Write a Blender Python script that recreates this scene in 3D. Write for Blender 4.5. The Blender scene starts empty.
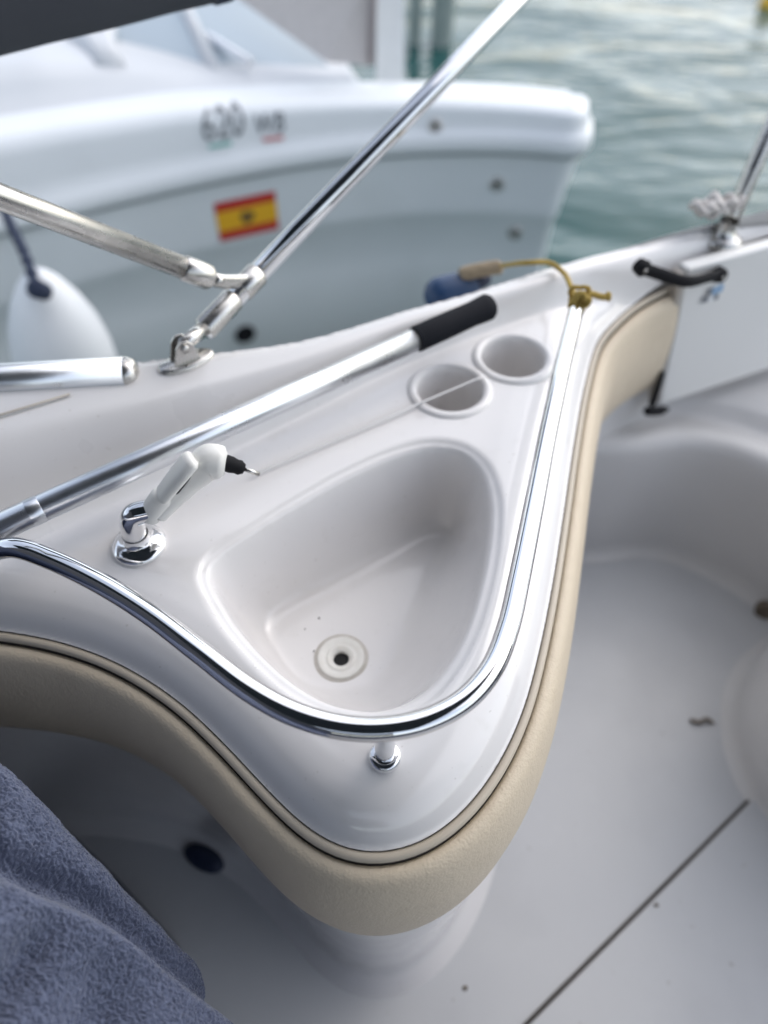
import bpy, math, random
import numpy as np
from mathutils import Vector, Matrix
from mathutils.bvhtree import BVHTree

random.seed(7)
rng = np.random.default_rng(7)
scene = bpy.context.scene
COL = scene.collection

# ---------------------------------------------------------------- view
CAM = np.array([0.0, 0.0, 1.40])
PITCH = math.radians(50)
FPX = 1024 * 26 / 36
FWD = np.array([0, math.cos(PITCH), -math.sin(PITCH)])
UPV = np.array([0, math.sin(PITCH), math.cos(PITCH)])
RGT = np.array([1.0, 0, 0])

def ray(px, py):
    return FWD + (px - 384) / FPX * RGT + (512 - py) / FPX * UPV

def at(px, py, z):
    """world point on the horizontal level z seen at a photo position"""
    d = ray(px, py)
    return CAM + d * (z - CAM[2]) / d[2]

def far(px, py, t):
    return CAM + ray(px, py) * t

# ---------------------------------------------------------------- helpers
def crom(P, n, closed=False):
    """Catmull-Rom through P, resampled to n points of equal spacing"""
    P = np.asarray(P, float)
    m = len(P)
    out = []
    seg = m if closed else m - 1
    for i in range(seg):
        if closed:
            p0, p1, p2, p3 = P[i - 1], P[i], P[(i + 1) % m], P[(i + 2) % m]
        else:
            p1, p2 = P[i], P[i + 1]
            p0 = P[i - 1] if i > 0 else 2 * p1 - p2
            p3 = P[i + 2] if i + 2 < m else 2 * p2 - p1
        a = (np.linalg.norm(p1 - p0) + 1e-9) ** .5
        b = (np.linalg.norm(p2 - p1) + 1e-9) ** .5
        c = (np.linalg.norm(p3 - p2) + 1e-9) ** .5
        t0, t1, t2, t3 = 0, a, a + b, a + b + c
        for t in np.linspace(t1, t2, 24, endpoint=False):
            A1 = (t1 - t) / (t1 - t0) * p0 + (t - t0) / (t1 - t0) * p1
            A2 = (t2 - t) / (t2 - t1) * p1 + (t - t1) / (t2 - t1) * p2
            A3 = (t3 - t) / (t3 - t2) * p2 + (t - t2) / (t3 - t2) * p3
            B1 = (t2 - t) / (t2 - t0) * A1 + (t - t0) / (t2 - t0) * A2
            B2 = (t3 - t) / (t3 - t1) * A2 + (t - t1) / (t3 - t1) * A3
            out.append((t2 - t) / (t2 - t1) * B1 + (t - t1) / (t2 - t1) * B2)
    out.append(P[0] if closed else P[-1])
    out = np.array(out)
    L = np.concatenate([[0], np.cumsum(np.linalg.norm(np.diff(out, axis=0), axis=1))])
    s = np.linspace(0, L[-1], n + 1)[:-1] if closed else np.linspace(0, L[-1], n)
    return np.stack([np.interp(s, L, out[:, k]) for k in range(out.shape[1])], 1)

class MB:
    def __init__(self):
        self.v, self.f, self.m = [], [], []
    def add(self, V, F, mi=0):
        o = len(self.v)
        self.v += [tuple(map(float, p)) for p in V]
        self.f += [tuple(int(i) + o for i in q) for q in F]
        self.m += [mi] * len(F)
        return self
    def tube(self, P, r, seg=20, caps=True, squash=None, mi=0):
        P = np.asarray(P, float); n = len(P)
        r = np.full(n, r, float) if np.isscalar(r) else np.asarray(r, float)
        T = np.gradient(P, axis=0); T /= np.linalg.norm(T, axis=1)[:, None] + 1e-12
        ref = np.array([0, 0, 1.0])
        if abs(T[0] @ ref) > .9: ref = np.array([1.0, 0, 0])
        N = ref - T[0] * (ref @ T[0]); N /= np.linalg.norm(N)
        V = []
        ang = np.linspace(0, 2 * math.pi, seg, endpoint=False)
        sx, sy = squash if squash else (1, 1)
        for i in range(n):
            N = N - T[i] * (N @ T[i]); N /= np.linalg.norm(N)
            B = np.cross(T[i], N)
            for a in ang:
                V.append(P[i] + r[i] * (math.cos(a) * N * sx + math.sin(a) * B * sy))
        F = []
        for i in range(n - 1):
            for k in range(seg):
                k2 = (k + 1) % seg
                F.append((i * seg + k, i * seg + k2, (i + 1) * seg + k2, (i + 1) * seg + k))
        if caps:
            F.append(tuple(range(seg - 1, -1, -1)))
            F.append(tuple((n - 1) * seg + k for k in range(seg)))
        return self.add(V, F, mi)
    def lathe(self, prof, origin, axis=(0, 0, 1), seg=40, mi=0, caps=False):
        """prof: list of (radius, height along axis)"""
        a = np.array(axis, float); a /= np.linalg.norm(a)
        ref = np.array([0, 0, 1.0]) if abs(a[2]) < .9 else np.array([1.0, 0, 0])
        u = np.cross(ref, a); u /= np.linalg.norm(u); w = np.cross(a, u)
        o = np.array(origin, float); V = []; n = len(prof)
        for (r, h) in prof:
            for k in range(seg):
                th = 2 * math.pi * k / seg
                V.append(o + a * h + r * (math.cos(th) * u + math.sin(th) * w))
        F = []
        for i in range(n - 1):
            for k in range(seg):
                k2 = (k + 1) % seg
                F.append((i * seg + k, i * seg + k2, (i + 1) * seg + k2, (i + 1) * seg + k))
        if caps and prof[0][0] > 1e-6: F.append(tuple(range(seg - 1, -1, -1)))
        if caps and prof[-1][0] > 1e-6: F.append(tuple((n - 1) * seg + k for k in range(seg)))
        return self.add(V, F, mi)
    def grid(self, G, mi=0, flip=False, wrap=False):
        """G: (rows, cols, 3)"""
        R, C, _ = G.shape
        F = []
        for i in range(R - 1):
            for j in range(C if wrap else C - 1):
                j2 = (j + 1) % C
                q = (i * C + j, i * C + j2, (i + 1) * C + j2, (i + 1) * C + j)
                F.append(q[::-1] if flip else q)
        return self.add(G.reshape(-1, 3), F, mi)
    def slab(self, o, u, v, w):
        """box spanned by three edge vectors from corner o"""
        o, u, v, w = [np.array(a, float) for a in (o, u, v, w)]
        V = [o, o + u, o + u + v, o + v, o + w, o + u + w, o + u + v + w, o + v + w]
        F = [(0, 3, 2, 1), (4, 5, 6, 7), (0, 1, 5, 4), (1, 2, 6, 5), (2, 3, 7, 6), (3, 0, 4, 7)]
        return self.add(V, F)
    def build(self, name, mat, parent=None, smooth=True, bevel=0, auto=None, sub=0, fixn=True):
        me = bpy.data.meshes.new(name)
        me.from_pydata(self.v, [], self.f)
        mats = mat if isinstance(mat, (list, tuple)) else [mat]
        for m in mats: me.materials.append(m)
        if len(mats) > 1: me.polygons.foreach_set('material_index', self.m)
        me.polygons.foreach_set('use_smooth', [smooth] * len(me.polygons))
        if fixn:
            import bmesh
            bm = bmesh.new(); bm.from_mesh(me)
            bmesh.ops.recalc_face_normals(bm, faces=bm.faces)
            bm.to_mesh(me); bm.free()
        me.update()
        if auto is not None:
            me.set_sharp_from_angle(angle=math.radians(auto))
        ob = bpy.data.objects.new(name, me); COL.objects.link(ob)
        if parent: ob.parent = parent
        if bevel:
            b = ob.modifiers.new('bevel', 'BEVEL'); b.width = bevel; b.segments = 3; b.limit_method = 'ANGLE'
            b.angle_limit = math.radians(35)
        if sub:
            s = ob.modifiers.new('sub', 'SUBSURF'); s.levels = sub; s.render_levels = sub
        return ob

def tag(o, label=None, cat=None, group=None, kind=None):
    if label: o['label'] = label
    if cat: o['category'] = cat
    if group: o['group'] = group
    if kind: o['kind'] = kind
    return o

def thing(name, label, cat, loc=(0, 0, 0), group=None):
    o = bpy.data.objects.new(name, None); COL.objects.link(o)
    o.empty_display_size = .05
    return tag(o, label, cat, group)

def big_mesh(name, V, F, mat, parent=None):
    """fast path for dense quads"""
    me = bpy.data.meshes.new(name)
    V = np.asarray(V, np.float32); F = np.asarray(F, np.int32)
    me.vertices.add(len(V)); me.vertices.foreach_set('co', V.ravel())
    me.loops.add(F.size); me.loops.foreach_set('vertex_index', F.ravel())
    me.polygons.add(len(F))
    me.polygons.foreach_set('loop_start', np.arange(0, F.size, 4, dtype=np.int32))
    me.polygons.foreach_set('loop_total', np.full(len(F), 4, np.int32))
    me.update(calc_edges=True); me.validate()
    me.polygons.foreach_set('use_smooth', [True] * len(me.polygons))
    me.materials.append(mat)
    ob = bpy.data.objects.new(name, me); COL.objects.link(ob)
    if parent: ob.parent = parent
    return ob

def vnoise(x, y, seed=0):
    xi = np.floor(x).astype(np.int64); yi = np.floor(y).astype(np.int64)
    fx = x - xi; fy = y - yi
    fx = fx * fx * (3 - 2 * fx); fy = fy * fy * (3 - 2 * fy)
    def h(a, b):
        k = (a * 374761393 + b * 668265263 + seed * 974634777) & 0xffffffff
        k = ((k ^ (k >> 13)) * 1274126177) & 0xffffffff
        return ((k ^ (k >> 16)) & 0xffff) / 65535.0
    return (h(xi, yi) * (1 - fx) * (1 - fy) + h(xi + 1, yi) * fx * (1 - fy)
            + h(xi, yi + 1) * (1 - fx) * fy + h(xi + 1, yi + 1) * fx * fy)

def sstep(a, b, x):
    t = np.clip((x - a) / (b - a), 0, 1)
    return t * t * (3 - 2 * t)

def dist_poly(P, Q, closed=False):
    """distance of points P (n,2) to polyline Q"""
    A = Q; B = np.roll(Q, -1, 0)
    if not closed: A, B = A[:-1], B[:-1]
    best = np.full(len(P), 1e9)
    for a, b in zip(A, B):
        ab = b - a
        t = np.clip(((P - a) @ ab) / (ab @ ab + 1e-12), 0, 1)
        d = np.hypot(P[:, 0] - a[0] - t * ab[0], P[:, 1] - a[1] - t * ab[1])
        np.minimum(best, d, out=best)
    return best

def inside(P, Q):
    c = np.zeros(len(P), bool)
    A = Q; B = np.roll(Q, -1, 0)
    for a, b in zip(A, B):
        if a[1] == b[1]: continue
        cond = (a[1] > P[:, 1]) != (b[1] > P[:, 1])
        xs = (b[0] - a[0]) * (P[:, 1] - a[1]) / (b[1] - a[1]) + a[0]
        c ^= cond & (P[:, 0] < xs)
    return c

def sdf(P, Q):
    d = dist_poly(P, Q, True)
    return np.where(inside(P, Q), -d, d)

# ---------------------------------------------------------------- materials
def mat(name, base, rough=.4, metal=0., spec=.5, coat=0., bump=None, var=None, sheen=0., trans=0., dirt=None, rvar=None):
    """bump: list of (scale, strength, distance); var: (scale, amount, colour2); dirt: (scale, lo, hi, colour)"""
    m = bpy.data.materials.new(name); m.use_nodes = True
    nt = m.node_tree; N = nt.nodes; L = nt.links
    b = N['Principled BSDF']
    b.inputs['Base Color'].default_value = (*base, 1)
    b.inputs['Roughness'].default_value = rough
    b.inputs['Metallic'].default_value = metal
    b.inputs['Specular IOR Level'].default_value = spec
    b.inputs['Coat Weight'].default_value = coat
    b.inputs['Coat Roughness'].default_value = .06
    b.inputs['Sheen Weight'].default_value = sheen
    b.inputs['Sheen Roughness'].default_value = .4
    b.inputs['Transmission Weight'].default_value = trans
    tc = N.new('ShaderNodeTexCoord')
    colsock = None
    def noise(scale, detail=5):
        n = N.new('ShaderNodeTexNoise'); n.inputs['Scale'].default_value = scale
        n.inputs['Detail'].default_value = detail; L.new(tc.outputs['Object'], n.inputs['Vector'])
        return n.outputs['Fac']
    def mixc(fac, a, c2):
        mx = N.new('ShaderNodeMix'); mx.data_type = 'RGBA'
        L.new(fac, mx.inputs['Factor'])
        if a is None: mx.inputs['A'].default_value = (*base, 1)
        else: L.new(a, mx.inputs['A'])
        mx.inputs['B'].default_value = (*c2, 1)
        return mx.outputs['Result']
    def ramp(fac, lo, hi, amt=1.):
        r = N.new('ShaderNodeMapRange'); r.inputs['From Min'].default_value = lo; r.inputs['From Max'].default_value = hi
        r.inputs['To Max'].default_value = amt
        L.new(fac, r.inputs['Value']); return r.outputs['Result']
    if var:
        colsock = mixc(ramp(noise(var[0]), .35, .7, var[1]), colsock, var[2])
    if dirt:
        for (sc, lo, hi, amt, c2) in dirt:
            colsock = mixc(ramp(noise(sc, 8), lo, hi, amt), colsock, c2)
    if colsock: L.new(colsock, b.inputs['Base Color'])
    if rvar:
        L.new(ramp(noise(rvar[0], 6), .3, .75, 1.), (mr := N.new('ShaderNodeMapRange')).inputs['Value'])
        mr.inputs['To Min'].default_value = rough; mr.inputs['To Max'].default_value = rvar[1]
        L.new(mr.outputs['Result'], b.inputs['Roughness'])
    prev = None
    for (sc, st, di) in (bump or []):
        bn = N.new('ShaderNodeBump'); bn.inputs['Strength'].default_value = st; bn.inputs['Distance'].default_value = di
        L.new(noise(sc, 4), bn.inputs['Height'])
        if prev: L.new(prev, bn.inputs['Normal'])
        prev = bn.outputs['Normal']
    if prev: L.new(prev, b.inputs['Normal'])
    return m

M = {}
M['gel'] = mat('white_gelcoat', (.765, .745, .73), .10, spec=.5, coat=.35, var=(9, .25, (.70, .69, .70)),
               dirt=[(160, .68, .75, .4, (.45, .42, .38)), (38, .60, .80, .22, (.55, .53, .49)), (420, .70, .76, .25, (.50, .48, .46))], rvar=(22, .24), bump=[(18, .03, .002)])
M['gelgun'] = mat('gunwale_gelcoat', (.70, .69, .685), .25, coat=.2, var=(7, .35, (.62, .60, .58)), rvar=(12, .4),
                  dirt=[(120, .68, .75, .3, (.4, .37, .33))], bump=[(18, .04, .002)])
M['floor'] = mat('floor_gelcoat', (.565, .57, .575), .42, var=(4, .5, (.49, .50, .52)), rvar=(6, .6),
                 dirt=[(60, .70, .76, .5, (.30, .28, .26)), (5, .5, .8, .35, (.36, .365, .38)), (24, .6, .8, .22, (.62, .63, .64))], bump=[(420, .25, .0008), (30, .05, .002)])
M['liner'] = mat('liner_gelcoat', (.62, .61, .60), .36, var=(5, .4, (.54, .53, .53)), bump=[(30, .05, .002)],
                 dirt=[(6, .55, .8, .25, (.46, .44, .42))])
M['vinyl'] = mat('beige_vinyl', (.655, .56, .425), .5, spec=.35, var=(6, .5, (.60, .505, .375)),
                 bump=[(420, .5, .0013), (130, .3, .002), (14, .35, .005), (5, .2, .01)],
                 dirt=[(30, .6, .8, .3, (.50, .40, .28))])
M['piping'] = mat('beige_piping', (.54, .475, .38), .45, var=(20, .3, (.46, .40, .32)), bump=[(500, .2, .0005)])
M['gap'] = mat('dark_gasket', (.05, .043, .038), .7)
M['chrome'] = mat('polished_stainless', (.83, .83, .84), .035, metal=1, rvar=(40, .09), bump=[(700, .02, .0002)])
M['steel'] = mat('brushed_stainless', (.56, .545, .52), .22, metal=1, rvar=(60, .35),
                 dirt=[(60, .55, .8, .35, (.40, .36, .31))], bump=[(300, .03, .0003)])
M['alu'] = mat('satin_aluminium', (.74, .76, .79), .26, metal=1, rvar=(30, .36), bump=[(200, .05, .0003)])
M['rubber'] = mat('black_rubber', (.010, .010, .012), .75, spec=.2, bump=[(300, .3, .0006)])
M['grip'] = mat('navy_foam_grip', (.007, .008, .012), .75, spec=.2, bump=[(400, .4, .0008)])
M['plastic'] = mat('ivory_plastic', (.80, .79, .75), .3, var=(40, .3, (.74, .73, .69)), bump=[(200, .05, .0003)])
M['drain'] = mat('white_drain_plastic', (.78, .77, .73), .35, var=(120, .4, (.66, .63, .56)))
M['stain'] = mat('limescale_stain', (.56, .53, .48), .4, var=(140, .6, (.68, .66, .63)))
M['black'] = mat('black_void', (.004, .004, .005), .8)
M['towel'] = mat('blue_terry', (.118, .138, .205), .95, spec=.1, sheen=.4, var=(260, .5, (.16, .18, .26)),
                 bump=[(900, .6, .0015)])
M['navy'] = mat('navy_vinyl', (.02, .03, .065), .5, bump=[(300, .3, .0008)])
M['canvas'] = mat('charcoal_canvas', (.058, .062, .075), .85, var=(8, .5, (.072, .076, .088)), bump=[(600, .4, .001), (14, .3, .01)])
M['hull'] = mat('neighbour_hull_gelcoat', (.76, .785, .80), .42, coat=.12, var=(3, .4, (.66, .69, .71)),
                dirt=[(4, .55, .8, .25, (.55, .57, .56))])
M['hull2'] = mat('neighbour_deck_gelcoat', (.58, .60, .62), .45, var=(3, .3, (.72, .72, .72)))
M['rub'] = mat('grey_rub_strip', (.36, .38, .40), .5)
M['glass'] = mat('tinted_windscreen', (.44, .51, .56), .2, spec=.5)
M['mesh'] = mat('beige_sunscreen_mesh', (.60, .56, .54), .8, bump=[(140, .5, .004)], var=(60, .5, (.50, .47, .45)))
M['trim'] = mat('taupe_trim', (.26, .23, .23), .7)
M['ink'] = mat('grey_lettering', (.20, .215, .23), .5)
M['green'] = mat('green_stripe', (.13, .42, .36), .5)
M['red'] = mat('red_stripe', (.55, .12, .12), .5)
M['flagred'] = mat('flag_red', (.50, .035, .025), .5)
M['flagyel'] = mat('flag_yellow', (.78, .42, .02), .5)
M['flagcrest'] = mat('flag_crest', (.14, .09, .03), .6, var=(90, .8, (.25, .13, .03)))
M['fender'] = mat('white_fender_vinyl', (.72, .74, .76), .35, var=(12, .3, (.64, .67, .70)))
M['bluefender'] = mat('blue_fender_vinyl', (.01, .045, .12), .4, var=(30, .4, (.02, .05, .13)))
M['rope_y'] = mat('yellow_rope', (.44, .31, .07), .85, bump=[(500, .8, .002)], var=(200, .7, (.36, .25, .07)))
M['rope_t'] = mat('tan_rope', (.42, .33, .22), .9, bump=[(500, .8, .002)], var=(200, .7, (.30, .24, .17)))
M['rope_w'] = mat('white_rope', (.66, .63, .60), .9, bump=[(500, .8, .002)], var=(150, .7, (.45, .42, .40)))
M['rope_d'] = mat('navy_rope', (.02, .03, .06), .9, bump=[(400, .8, .002)])
M['panel'] = mat('white_panel', (.78, .775, .75), .4, var=(6, .3, (.72, .715, .69)))
M['paneledge'] = mat('beige_panel_edge', (.46, .42, .37), .6)
M['stk1'] = mat('sticker_blue', (.25, .42, .62), .4)
M['stk2'] = mat('sticker_grey', (.22, .23, .25), .5)
M['stk3'] = mat('sticker_white', (.78, .8, .82), .4)
M['debris'] = mat('dry_debris', (.16, .13, .10), .9)
M['buoy'] = mat('yellow_buoy', (.70, .42, .03), .5)
M['standin'] = mat('standin_grey_green', (.24, .29, .27), .9, var=(8, .6, (.32, .36, .34)))  # grey-green of the made-up posts behind the moored boat

# water
def water_mat():
    m = bpy.data.materials.new('harbour_water'); m.use_nodes = True
    nt = m.node_tree; N = nt.nodes; L = nt.links; b = N['Principled BSDF']
    b.inputs['Base Color'].default_value = (.016, .074, .070, 1)
    b.inputs['Roughness'].default_value = .10
    b.inputs['IOR'].default_value = 1.33
    tc = N.new('ShaderNodeTexCoord'); mp = N.new('ShaderNodeMapping')
    mp.inputs['Rotation'].default_value = (0, 0, .35); mp.inputs['Scale'].default_value = (.55, 1.25, 1)
    L.new(tc.outputs['Object'], mp.inputs['Vector'])
    prev = None
    for sc, st, di in ((1.1, .55, .2), (3.2, .5, .06), (9, .3, .02)):
        n = N.new('ShaderNodeTexNoise'); n.inputs['Scale'].default_value = sc; n.inputs['Detail'].default_value = 3
        n.inputs['Distortion'].default_value = .6
        L.new(mp.outputs['Vector'], n.inputs['Vector'])
        bn = N.new('ShaderNodeBump'); bn.inputs['Strength'].default_value = st; bn.inputs['Distance'].default_value = di
        L.new(n.outputs['Fac'], bn.inputs['Height'])
        if prev: L.new(prev, bn.inputs['Normal'])
        prev = bn.outputs['Normal']
    L.new(prev, b.inputs['Normal'])
    return m
M['water'] = water_mat()

# ---------------------------------------------------------------- levels
Z_DECK, Z_EDGE, Z_RAIL, Z_FLOOR, Z_WATER, Z_BENCH = .80, .755, .858, .185, -.50, .485

# ---------------------------------------------------------------- setting: water, cockpit sole
G = MB(); G.slab((-300, -60, Z_WATER - 8), (600, 0, 0), (0, 760, 0), (0, 0, 8))
w = G.build('water', M['water'], smooth=False); tag(w, kind='structure')

# seam line of the hatch, in plan
sa, sb = at(515, 1034, Z_FLOOR)[:2], at(752, 796, Z_FLOOR)[:2]
sd = (sb - sa) / np.linalg.norm(sb - sa); sn = np.array([sd[1], -sd[0]])   # to the lower right
A0 = sa - sd * .9; A1 = sb + sd * .0
B1 = sb
# cockpit sole: one sheet with a recess where the hatch lies
F_ = MB()
pts = [(-1.3, -1.3), (1.7, -1.3), (1.7, 1.15), (-1.3, 1.15)]
F_.add([(x, y, Z_FLOOR) for x, y in pts] + [(x, y, Z_FLOOR - .05) for x, y in pts],
       [(0, 1, 2, 3), (7, 6, 5, 4), (0, 4, 5, 1), (1, 5, 6, 2), (2, 6, 7, 3), (3, 7, 4, 0)])
# tub walls: unseen opposite cockpit side; bulkheads and navy added to cut light
tub = [(-.74, .42), (-.74, -1.15), (-.6, -1.3), (1.5, -1.3), (1.7, -1.1), (1.7, .55)]
for (xa, ya), (xb, yb) in zip(tub[:-1], tub[1:]):
    ht = 1.02 if xb < -.5 else .85
    F_.add([(xa, ya, Z_FLOOR), (xb, yb, Z_FLOOR), (xb, yb, ht), (xa, ya, ht)], [(0, 1, 2, 3)], 1)
fl = F_.build('cockpit_floor', [M['floor'], M['navy']], smooth=False); tag(fl, kind='structure')

hatch = thing('floor_hatch', 'large pale grey floor hatch beyond the dark diagonal seam', 'hatch')
def strip(a, b, w0, w1, z0, z1):
    P = [a + sn * w0, b + sn * w0, b + sn * w1, a + sn * w1]
    m = MB(); m.add([(*p, z0) for p in P] + [(*p, z1) for p in P],
                    [(3, 2, 1, 0), (4, 5, 6, 7), (0, 1, 5, 4), (1, 2, 6, 5), (2, 3, 7, 6), (3, 0, 4, 7)])
    return m
strip(A0, A1, .004, .9, Z_FLOOR + .0005, Z_FLOOR + .007).build('lid', M['floor'], hatch, smooth=False, bevel=.004)
strip(A0, A1, -.0015, .0035, Z_FLOOR + .0005, Z_FLOOR + .0025).build('seal', M['gap'], hatch, smooth=False)

# ---------------------------------------------------------------- console outline
OUT_PX = [(-230, 640), (-120, 628), (-50, 627), (0, 632), (60, 643), (120, 665), (180, 703), (230, 750), (272, 795), (312, 832), (350, 851), (387, 853),
          (425, 841), (463, 812), (498, 765), (523, 710), (539, 650), (551, 590), (562, 520), (573, 445), (584, 385), (597, 342)]
OUT = [at(x, y, Z_EDGE)[:2] for x, y in OUT_PX]
OUT += [at(x, y, .775)[:2] for x, y in [(614, 314), (640, 292), (690, 268), (768, 240), (860, 210), (960, 180)]]
OUT = crom(OUT, 260)
for _ in range(6):
    OUT[1:-1] = .25 * OUT[:-2] + .5 * OUT[1:-1] + .25 * OUT[2:]
OT = np.gradient(OUT, axis=0); OT /= np.linalg.norm(OT, axis=1)[:, None]
ON = np.stack([OT[:, 1], -OT[:, 0]], 1)          # outward (towards the cockpit)

def crest_z(x):
    return np.interp(x, [-.5, -.2, .1, .25, .6], [.872, .868, .842, .836, .836])
E_PX = [(-240, 372), (-120, 366), (0, 361), (80, 359), (140, 357), (172, 353), (208, 349), (260, 343), (312, 334), (355, 322), (400, 308), (480, 286), (560, 261),
        (620, 243), (690, 222), (768, 204), (860, 182), (960, 158)]
def at_crest(px, py):
    z = .85
    for _ in range(8):
        p = at(px, py, z); z = float(crest_z(p[0]))
    return at(px, py, z)
EDGE = crom([at_crest(*p)[:2] for p in E_PX], 100)
J_PX = [(-240, 640), (-100, 596), (0, 556), (100, 510), (200, 466), (300, 417), (390, 372), (478, 336), (572, 303), (640, 280), (690, 260), (768, 232), (860, 203), (960, 172)]
JUN = crom([at(x, y, Z_DECK)[:2] for x, y in J_PX], 100)

# sink plan
LIP = crom([at(x, y, Z_DECK)[:2] for x, y in [(196, 572), (208, 551), (245, 525), (290, 497), (340, 469), (390, 447), (430, 438), (464, 443), (489, 462), (502, 494),
      (503, 535), (496, 580), (482, 628), (462, 668), (432, 702), (385, 722), (330, 716), (288, 694), (248, 658), (214, 615)]], 160, True)
BOT = crom([at(x, y, .675)[:2] for x, y in [(268, 622), (285, 606), (330, 585), (390, 556), (432, 534), (447, 536), (438, 556), (414, 592), (394, 630), (378, 668), (345, 690), (305, 686), (278, 655)]], 120, True)
CUPS = [at(450, 390, Z_DECK)[:2], at(513, 358, Z_DECK)[:2]]
CUP_R = .0405

def relief(P):
    """height of the moulded deck at plan points P (n,2)"""
    dO = dist_poly(P, OUT)
    k = dist_poly(P, JUN); e = dist_poly(P, EDGE)
    jpoly = np.vstack([JUN, EDGE[::-1] + np.array([0, .6])])
    beyond = inside(P, jpoly)
    out_e = inside(P, np.vstack([EDGE, EDGE[::-1] + np.array([-.2, .9])]))
    f = np.where(beyond, k / (k + e + 1e-9), 0)
    f = np.where(out_e, 1.0, f)
    zc = crest_z(P[:, 0])
    rise = zc - Z_DECK
    prof = 0.88 * sstep(-.02, .52, f) + .12 * sstep(.3, 1.0, f)
    z = Z_DECK + rise * prof
    # rounded outer shoulder
    z -= np.where(out_e, np.minimum(e * 2.2, .08), .012 * np.clip(1 - e / .02, 0, 1) ** 2 * beyond)
    # roll-off to the cockpit edge
    drop = np.interp(dO, [0, .006, .014, .026, .036, .048, .064, .085], [.046, .034, .0235, .0135, .0085, .0045, .0015, 0])
    z -= drop
    return z, f, beyond, out_e, dO

STEP = .0024
xs = np.arange(-.66, 1.10, STEP); ys = np.arange(.10, 1.36, STEP)
GX, GY = np.meshgrid(xs, ys)
P = np.stack([GX.ravel(), GY.ravel()], 1)
Z, FR, BEY, OE, DO = relief(P)
# sink
sl = sdf(P, LIP); sb_ = sdf(P, BOT)
step = .0045 * sstep(0, -.005, sl)
inn = np.clip(-sl - .013, 0, None)
s = np.where(sb_ <= 0, 1.0, inn / (inn + np.maximum(sb_, 0) + 1e-9))
bowl = .118 * (1 - (1 - s) ** 2.1)
dc = at(341, 657, .677)[:2]
rd = np.hypot(P[:, 0] - dc[0], P[:, 1] - dc[1])
bowl += np.where(sb_ <= 0, .004 * np.clip(1 - rd / .12, 0, 1) ** 1.0, 0)
Z = Z - np.where(sl < 0, step + np.where(inn > 0, bowl, 0), 0)
# soft blur of the relief so that every edge is a moulded radius
ZZ = Z.reshape(GX.shape)
for _ in range(3):
    Zp = np.pad(ZZ, 1, mode='edge')
    ZZ = (Zp[:-2, 1:-1] + Zp[2:, 1:-1] + Zp[1:-1, :-2] + Zp[1:-1, 2:] + 2 * Zp[1:-1, 1:-1]) / 6
ZB = ZZ.copy()
for _ in range(16):
    Zp = np.pad(ZB, 1, mode='edge')
    ZB = (Zp[:-2, 1:-1] + Zp[2:, 1:-1] + Zp[1:-1, :-2] + Zp[1:-1, 2:]) / 4
wm = sstep(-.022, -.045, sl).reshape(ZZ.shape)
ZZ = ZZ * (1 - wm) + ZB * wm
Z = ZZ.ravel()
def zat(p):
    i = int(round((p[1] - ys[0]) / STEP)); j = int(round((p[0] - xs[0]) / STEP))
    return float(ZZ[i, j])

POLY = np.vstack([OUT, EDGE[::-1]])
SD = sdf(P, POLY)
# points just outside the edge are pulled onto it (clean rim)
eps = 1e-4
near = (SD > 0) & (SD < STEP * 1.6)
Pn = P[near]
gx = (sdf(Pn + [eps, 0], POLY) - sdf(Pn - [eps, 0], POLY)) / (2 * eps)
gy = (sdf(Pn + [0, eps], POLY) - sdf(Pn - [0, eps], POLY)) / (2 * eps)
PP = P.copy(); PP[near] = Pn - np.stack([gx, gy], 1) * SD[near][:, None]
R_, C_ = GX.shape
idx = np.arange(R_ * C_).reshape(R_, C_)
Q = np.stack([idx[:-1, :-1], idx[:-1, 1:], idx[1:, 1:], idx[1:, :-1]], -1).reshape(-1, 4)
okv = SD < STEP * 1.6
core = (SD <= 0)
cupd = np.minimum(*[np.hypot(P[:, 0] - c[0], P[:, 1] - c[1]) for c in CUPS])
hole = cupd < .0445
keep = okv[Q].all(1) & core[Q].any(1) & ~hole[Q].any(1) & ~((rd < .0125)[Q].any(1))
Q = Q[keep]
isg = (BEY[Q].sum(1) >= 2) | (P[Q[:, 0], 0] > at(655, 285, Z_DECK)[0])
sinkf = (sl < -.001)[Q].sum(1) >= 3
def bil(p):
    fx = np.clip((p[:, 0] - xs[0]) / STEP, 0, len(xs) - 1.001); fy = np.clip((p[:, 1] - ys[0]) / STEP, 0, len(ys) - 1.001)
    i = fy.astype(int); j = fx.astype(int); u = fx - j; v = fy - i
    return ZZ[i, j] * (1 - u) * (1 - v) + ZZ[i, j + 1] * u * (1 - v) + ZZ[i + 1, j] * (1 - u) * v + ZZ[i + 1, j + 1] * u * v
Z[near] = bil(PP[near])
V3 = np.column_stack([PP, Z])
def sub_mesh(name, sel, material, parent):
    q = Q[sel]; u, inv = np.unique(q, return_inverse=True)
    return big_mesh(name, V3[u], inv.reshape(-1, 4), material, parent)

console = thing('wet_bar_console', 'white moulded wet bar with triangular sink and beige padded edge', 'wet bar')
gun = thing('gunwale', 'white moulded gunwale running behind the wet bar above the water', 'gunwale')
sub_mesh('counter_top', ~isg & ~sinkf, M['gel'], console)
sub_mesh('sink_basin', ~isg & sinkf, M['gel'], console)
sub_mesh('gunwale_cap', isg, M['gelgun'], gun)
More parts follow.
